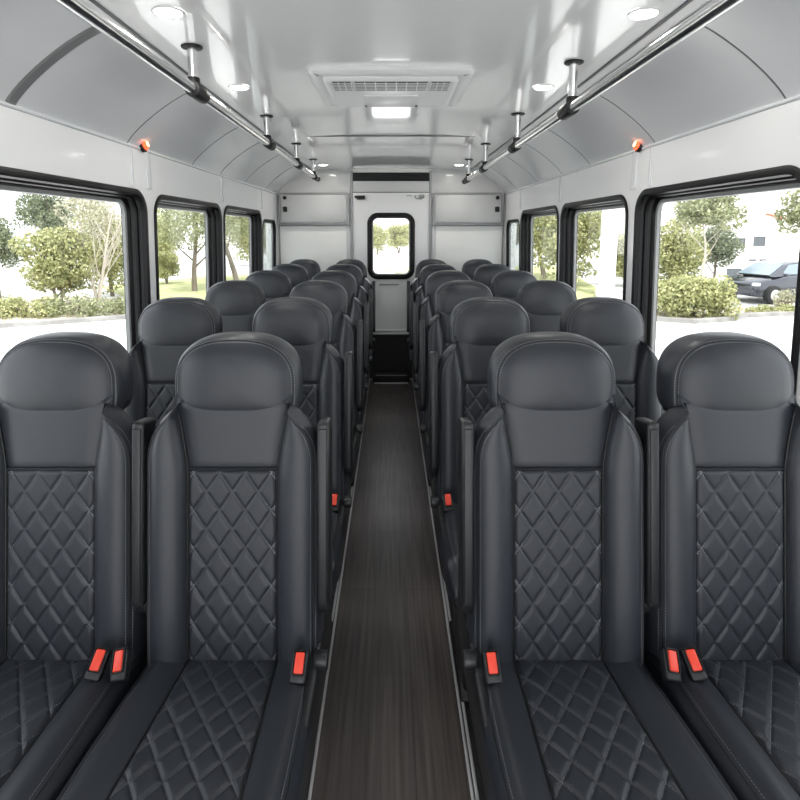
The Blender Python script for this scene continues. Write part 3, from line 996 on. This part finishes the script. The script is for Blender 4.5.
protos = {}
def tree_proto(key, seed, ht, rad, crown, nleaf, lsize, leafm, barkm, stems=1, nb=9, spread=.5, start=.3):
    rng = random.Random(seed)
    mb = MB(); ends = branches(mb, (0, 0, -.05), ht * .9, rad, rng, nb, spread, start, 2, stems)
    tm = mb.mesh('trunk', barkm, True, 60)
    blobs = []
    for (cx, cy, cz, rx, ry, rz, nb_) in crown:
        for _ in range(nb_):
            while True:
                p = Vector((rng.uniform(-1, 1), rng.uniform(-1, 1), rng.uniform(-1, 1)))
                if p.length < 1: break
            k = rng.uniform(.28, .5)
            blobs.append(((cx + p.x * rx * .8, cy + p.y * ry * .8, cz + p.z * rz * .8), (rx * k, ry * k, rz * k * .8)))
    fb = MB(); leaf_cloud(fb, blobs, nleaf, lsize, rng)
    fm = fb.mesh('foliage', leafm, False)
    protos[key] = (tm, fm)

tree_proto('bushy', 3, 4.2, .10, [(0, 0, 2.5, 2.0, 1.7, 1.7, 26), (.3, 0, 1.3, 1.7, 1.4, .9, 10)], 9000, .10, M_leaf_yel, M_bark, 2, 10, .55, .15)
tree_proto('airy', 5, 5.6, .075, [(0, 0, 3.9, 1.5, 1.4, 1.6, 26)], 2600, .075, M_leaf_pale, M_bark_pale, 3, 11, .45, .2)
tree_proto('broad', 8, 6.5, .17, [(0, 0, 4.3, 2.9, 2.6, 1.7, 30), (0, 0, 2.9, 2.4, 2.2, .7, 6)], 7000, .085, M_leaf_mid, M_bark, 1, 12, .8, .25)
tree_proto('dark', 11, 6.0, .13, [(0, 0, 3.8, 1.9, 1.8, 1.9, 26)], 7000, .10, M_leaf_dark, M_bark, 1, 10, .5, .3)
tree_proto('slim', 14, 5.2, .06, [(0, 0, 4.4, 1.2, 1.1, 1.15, 20)], 3200, .085, M_leaf_mid, M_bark_pale, 1, 8, .45, .5)
tree_proto('dense', 17, 5.0, .13, [(0, 0, 2.7, 1.9, 1.8, 2.2, 34), (0, 0, 1.0, 1.6, 1.5, .8, 10)], 9000, .10, M_leaf_yel, M_bark, 1, 9, .5, .15)
def place(key, name, x, y, sc_, rz, label, cat='tree', z=G, sz=None, group=None):
    root = empty(name, (x, y, z), rz); root.scale = (sc_, sc_, sz or sc_)
    tag(root, label, cat, group)
    for nm, me_ in zip(('trunk', 'foliage'), protos[key]):
        o = link(bpy.data.objects.new(nm, me_)); o.parent = root
    return root
# left windows
place('bushy', 'tree', -10.75, 18.0, .60, .3, 'broad yellow-green tree in the middle of the big left window', sz=.66)
place('airy', 'tree', -9.75, 18.5, .74, 1.0, 'pale multi-stemmed tree with bare branches, beside the bushy tree in the big left window')
place('dark', 'tree', -14.2, 20.2, .55, 2.0, 'dark tree cut by the left edge of the photo')
place('dark', 'tree', -14.5, 24.0, .60, .9, 'tall dark tree whose top shows over the bushy tree, big left window', sz=.80)
place('dense', 'tree', -10.8, 21.6, .62, .9, 'light green tree behind the pale bare stems, big left window', sz=.72)
place('broad', 'tree', -8.07, 22.9, .72, .5, 'wide tree with a forked trunk on the lawn, second left window')
place('broad', 'tree', -7.27, 26.4, .80, 2.2, 'wide tree with a forked trunk on the lawn, third left window')
place('bushy', 'tree', -10.5, 26.2, .40, 2.2, 'small round green tree at the near edge of the second left window')
place('dense', 'tree', -15.0, 36.0, .8, 1.7, 'distant rounded tree behind the lawn, second left window')
place('dense', 'tree', -10.2, 41.0, .9, 4.0, 'distant rounded tree behind the lawn, third left window')
place('broad', 'tree', -7.3, 33.5, .95, 3.9, 'pale tree far behind, in the narrow last left window')
# right windows
place('slim', 'tree', 9.75, 17.6, .98, .4, 'slender young tree with pale trunk rising behind the big bush, big right window', sz=.73)
place('slim', 'tree', 12.5, 17.0, .72, 2.6, 'slender tree with pale trunk in front of the parked car', sz=.70)
place('dense', 'tree', 10.3, 20.9, .60, 2.4, 'dense green tree behind the big bush, big right window', sz=.62)
place('dark', 'tree', 12.8, 22.2, .50, 1.5, 'small dark tree in front of the white building')
place('dense', 'tree', 7.8, 25.2, .95, .2, 'dense green tree beside the white pillar, second right window', sz=1.0)
place('bushy', 'tree', 10.75, 25.6, .6, 3.0, 'bushy green tree partly hidden behind the white pillar, second right window')
place('broad', 'tree', 7.9, 28.8, .85, 1.2, 'wide tree with leaning branches over the verge, third right window')
place('dark', 'tree', 6.7, 31.5, .8, .2, 'dark tree above the white fence, narrow last right window')
# behind the rear door
place('dense', 'tree', -1.5, 62, .72, .7, 'rounded distant tree on one side of the rear door window')
place('bushy', 'tree', .9, 66, .85, 2.7, 'widest distant tree in the middle of the rear door window')
place('dense', 'tree', 2.6, 72, .8, 1.9, 'farthest tree at the edge of the rear door window')

# bushes and hedges
def shrub(name, x, y, blobs, n, size, m, label, cat='bush', group=None, seed=1):
    rng = random.Random(seed)
    root = empty(name, (x, y, G)); tag(root, label, cat, group)
    mb = MB()
    for k in range(7):
        a = k * .9
        tube(mb, [(0, 0, 0), (.12 * math.cos(a), .12 * math.sin(a), .25), (.3 * math.cos(a), .3 * math.sin(a), .6 * max(b[1][2] for b in blobs) + .2)], [.025, .02, .008], 5)
    mb.obj('stem', M_bark, root)
    fb = MB(); leaf_cloud(fb, blobs, n, size, rng); fb.obj('foliage', m, root, smooth=False)
    return root
rng = random.Random(21)
blb = [((rng.uniform(-.95, .95), rng.uniform(-.5, .5), rng.uniform(.3, .85)), (rng.uniform(.33, .46),) * 3) for _ in range(26)]
shrub('bush', 8.7, 16.0, blb, 8500, .06, M_leaf_yel, 'big rounded yellow-green bush beside the kerb, big right window', seed=2)
def row_blobs(L, h, seed):
    r = random.Random(seed); n = int(L / .22)
    return [((-L / 2 + L * i / n, r.uniform(-.15, .15), h * r.uniform(.3, .5)), (.24, .24, h * r.uniform(.4, .55))) for i in range(n + 1)]
shrub('hedge', 13.1, 16.75, row_blobs(4.4, .30, 4), 4200, .045, M_leaf_yel, 'low clipped hedge along the kerb in front of the parked car', 'hedge', seed=5)
shrub('shrub', 12.35, 17.5, [((0, 0, .35), (.3, .28, .3)), ((.18, 0, .5), (.2, .2, .2))], 500, .05, M_leaf_pale, 'pale small shrub by the front wheel of the car', seed=6)
for k, (x, y, sc_, lab) in enumerate(((-9.15, 16.2, .55, 'low green shrub at the foot of the pale bare tree'),
                                      (-10.5, 15.9, .60, 'low spreading shrub in front of the bushy left tree'),
                                      (-8.15, 16.9, .50, 'low shrub by the kerb corner, beside the big left window frame'),
                                      (-12.3, 15.0, .50, 'low shrub cut by the left edge, above the kerb'))):
    r = random.Random(40 + k)
    bl = [((r.uniform(-.9, .9), r.uniform(-.4, .4), r.uniform(.15, .45)), (r.uniform(.3, .45), .35, r.uniform(.2, .32))) for _ in range(9)]
    shrub('shrub', x, y, bl, 2200, .05, M_leaf_mid if k % 2 == 0 else M_leaf_yel, lab, 'bush', 'low shrubs by the left kerb', 60 + k)

# white pillar and fence on the right
root = empty('pillar', (8.17, 21.2, G)); tag(root, 'tall white square pillar seen in the second right window', 'pillar')
mb = MB(); rbox(mb, (0, 0, 3.0), (.48, .48, 6.0), .02, 2); mb.obj('shaft', M_plaster, root)
mb = MB(); rbox(mb, (0, 0, .15), (.60, .60, .3), .02, 2); mb.obj('plinth', M_plaster, root)
mb = MB(); rbox(mb, (1.2, 0, 3.45), (2.0, .4, .42), .02, 2); mb.obj('beam', M_plaster, root)
root = empty('fence', (13, 48, G)); tag(root, 'long white fence behind the verge, seen in the far right windows', 'fence')
mb = MB(); rbox(mb, (0, 0, .9), (14, .06, 1.75), .01, 1); mb.obj('fence_panel', M_plaster, root)
for k in range(9):
    mb = MB(); rbox(mb, (-7 + 1.75 * k, -.05, .92), (.12, .12, 1.84), .01, 1); mb.obj('fence_post', M_plaster, root)

# white building
bl = empty('building', (23.0, 27.0, G)); tag(bl, 'white low building with dark windows behind the parked car', 'building')
mb = MB(); rbox(mb, (0, 4, 3.6), (22, 8, 7.2), 0); mb.obj('wall', M_plaster, bl, smooth=False)
mb = MB(); rbox(mb, (0, -.05, 7.3), (22.4, .4, .35), .03, 1); mb.obj('parapet', M_plaster, bl)
def bwin(x0, x1, z0, z1):
    mb = MB()
    lp = rrect(x0, z0, x1, z1, .01, 1)
    ring_sweep(mb, lp, [(.05, 0), (.05, -.05), (-.03, -.05), (-.03, 0)], lambda u, v, w: (u, w, v), True)
    w_ = mb.obj('window', M_plaster, bl, smooth=False)
    m = MB(); rbox(m, ((x0 + x1) / 2, -.008, (z0 + z1) / 2), (x1 - x0, .016, z1 - z0), 0); m.obj('pane', M_winglass, w_, smooth=False)
bwin(-5.75, -5.1, 1.75, 2.28)
bwin(-7.7, -6.05, 1.65, 2.2)
bwin(-6.9, -6.1, .25, .75)
for k in range(2):
    mb = MB(); rbox(mb, (-5.65 + .5 * k, -.02, 1.12), (.34, .04, .09), .01, 1); mb.obj('vent_slot', M_winglass, bl)
mb = MB(); rbox(mb, (-4.85, -.12, 3.2), (.85, .2, .08), .02, 1, Matrix.Rotation(math.radians(14), 4, 'Y')); mb.obj('red_canopy_edge', M_redmetal, bl)

# parked car (nose towards -x)
car = empty('car', (12.4, 18.9, G), .24); tag(car, 'dark grey parked car behind the low hedge', 'car')
def car_body():
    # side profile stations along x: (x, z_bottom, z_belt)
    st = [(0, .42, .62), (.06, .30, .70), (.25, .24, .78), (.8, .22, .90), (1.3, .22, .97), (2.2, .22, 1.0), (3.2, .22, 1.02), (4.0, .24, 1.04), (4.4, .28, 1.0), (4.55, .38, .85)]
    hwf = [.62, .74, .83, .88, .90, .90, .90, .88, .82, .74]
    mb = MB(); rows = []
    for (x, zb, zt), hw in zip(st, hwf):
        rows.append([(x, -hw * .96 + .9, zb), (x, -hw + .9, zb + .12), (x, -hw * 1.01 + .9, (zb + zt) / 2 + .05), (x, -hw * .96 + .9, zt - .05), (x, -hw * .85 + .9, zt),
                     (x, .9, zt + .02), (x, hw * .85 + .9, zt), (x, hw * .96 + .9, zt - .05), (x, hw * 1.01 + .9, (zb + zt) / 2 + .05), (x, hw + .9, zb + .12), (x, hw * .96 + .9, zb)])
    grid_mesh(mb, rows); return mb
cb = car_body().obj('body', M_carpaint, car, auto=40)
mb = MB(); rows = []
for x, z0, z1, hw in ((x_ - .42, a_, b_, c_) for x_, a_, b_, c_ in ((1.15, .93, .96, .74), (1.75, .95, 1.30, .66), (2.1, .96, 1.42, .62), (2.8, .97, 1.46, .62), (3.5, .98, 1.42, .62), (4.1, 1.0, 1.22, .64), (4.4, .97, 1.0, .68))):
    rows.append([(x, .9 - hw - .12, z0), (x, .9 - hw, z1 - .04), (x, .9 - hw * .85, z1), (x, .9 + hw * .85, z1), (x, .9 + hw, z1 - .04), (x, .9 + hw + .12, z0)])
grid_mesh(mb, rows); mb.obj('cabin', M_carpaint, car, auto=40)
for x0, x1, xt0, xt1 in ((1.55, 2.42, 1.95, 2.42), (2.52, 3.35, 2.52, 3.30), (3.45, 3.95, 3.40, 3.62)):
    mb = MB()
    x0, x1, xt0, xt1 = x0 - .42, x1 - .42, xt0 - .42, xt1 - .42
    a = [(x0, .9 - .755, 1.00), (x1, .9 - .755, 1.00), (xt1, .9 - .66, 1.365), (xt0, .9 - .66, 1.33)]
    mb.add([(x, y - .012, z) for x, y, z in a] + [(x, y + .05, z) for x, y, z in a], [(0, 1, 2, 3), (4, 5, 6, 7), (0, 1, 5, 4), (1, 2, 6, 5), (2, 3, 7, 6), (3, 0, 4, 7)])
    mb.obj('side_window', M_carglass, car, smooth=False)
mb = MB(); mb.add([(0.74, .25, .965), (0.74, 1.55, .965), (1.40, 1.45, 1.345), (1.40, .35, 1.345)], [(0, 1, 2, 3)]); mb.add([(0.71, .25, .985), (0.71, 1.55, .985), (1.37, 1.45, 1.365), (1.37, .35, 1.365)], [(0, 1, 2, 3)])
mb.f += [(0, 1, 5, 4), (1, 2, 6, 5), (2, 3, 7, 6), (3, 0, 4, 7)]; mb.mi += [0] * 4
mb.obj('windscreen', M_carglass, car, smooth=False)
for x in (.70, 3.50):
    for y in (.02, 1.78):
        mb = MB(); cyl(mb, (x, y - .1, .32), (x, y + .1, .32), .32, 28, bev=.03); wo = mb.obj('wheel', M_tyre, car)
        ys_ = y - .105 if y < 1 else y + .105
        m = MB(); cyl(m, (x, y, .32), (x, ys_,   .32), .19, 24, bev=.01)
        m.obj('hubcap', M_wheel, wo)
for x in (1.82, 2.72):
    mb = MB(); rbox(mb, (x, -.015, .84), (.17, .03, .03), .01, 2); mb.obj('door_handle', M_wheel, car)
mb = MB(); rbox(mb, (1.12, -.06, 1.0), (.16, .16, .11), .04, 3); mb.obj('wing_mirror', M_carpaint, car)
mb = MB(); rbox(mb, (.12, .16, .68), (.22, .20, .11), .04, 3); mb.obj('headlight', M_headlamp, car)

# ------------------------------------------------------------------ light
w = bpy.data.worlds.new('world'); sc.world = w; w.use_nodes = True
nt = w.node_tree; bg = nt.nodes['Background']
sky = nt.nodes.new('ShaderNodeTexSky'); sky.sky_type = 'HOSEK_WILKIE'; sky.turbidity = 8; sky.ground_albedo = .6
sky.sun_direction = (0.05, -.5, .86)
mx = nt.nodes.new('ShaderNodeMix'); mx.data_type = 'RGBA'; mx.inputs[0].default_value = .90
mx.inputs[7].default_value = (.965, .99, 1.03, 1)
nt.links.new(sky.outputs[0], mx.inputs[6]); nt.links.new(mx.outputs[2], bg.inputs['Color'])
bg.inputs['Strength'].default_value = 2.3
su = bpy.data.lights.new('sun', 'SUN'); su.energy = 3.4; su.angle = math.radians(3); su.color = (1, .96, .88)
so = link(bpy.data.objects.new('sun', su))
so.rotation_euler = Vector((-0.06, .50, -.86)).to_track_quat('-Z', 'Y').to_euler()

sc.view_settings.view_transform = 'Standard'; sc.view_settings.look = 'None'
sc.view_settings.gamma = 1.0; sc.view_settings.use_curve_mapping = False
sc.view_settings.exposure = 0.50
try:
    sc.cycles.use_denoising = True
    sc.cycles.max_bounces = 10; sc.cycles.diffuse_bounces = 6; sc.cycles.glossy_bounces = 4; sc.cycles.transparent_max_bounces = 16
    sc.cycles.sample_clamp_indirect = 8
except Exception: pass
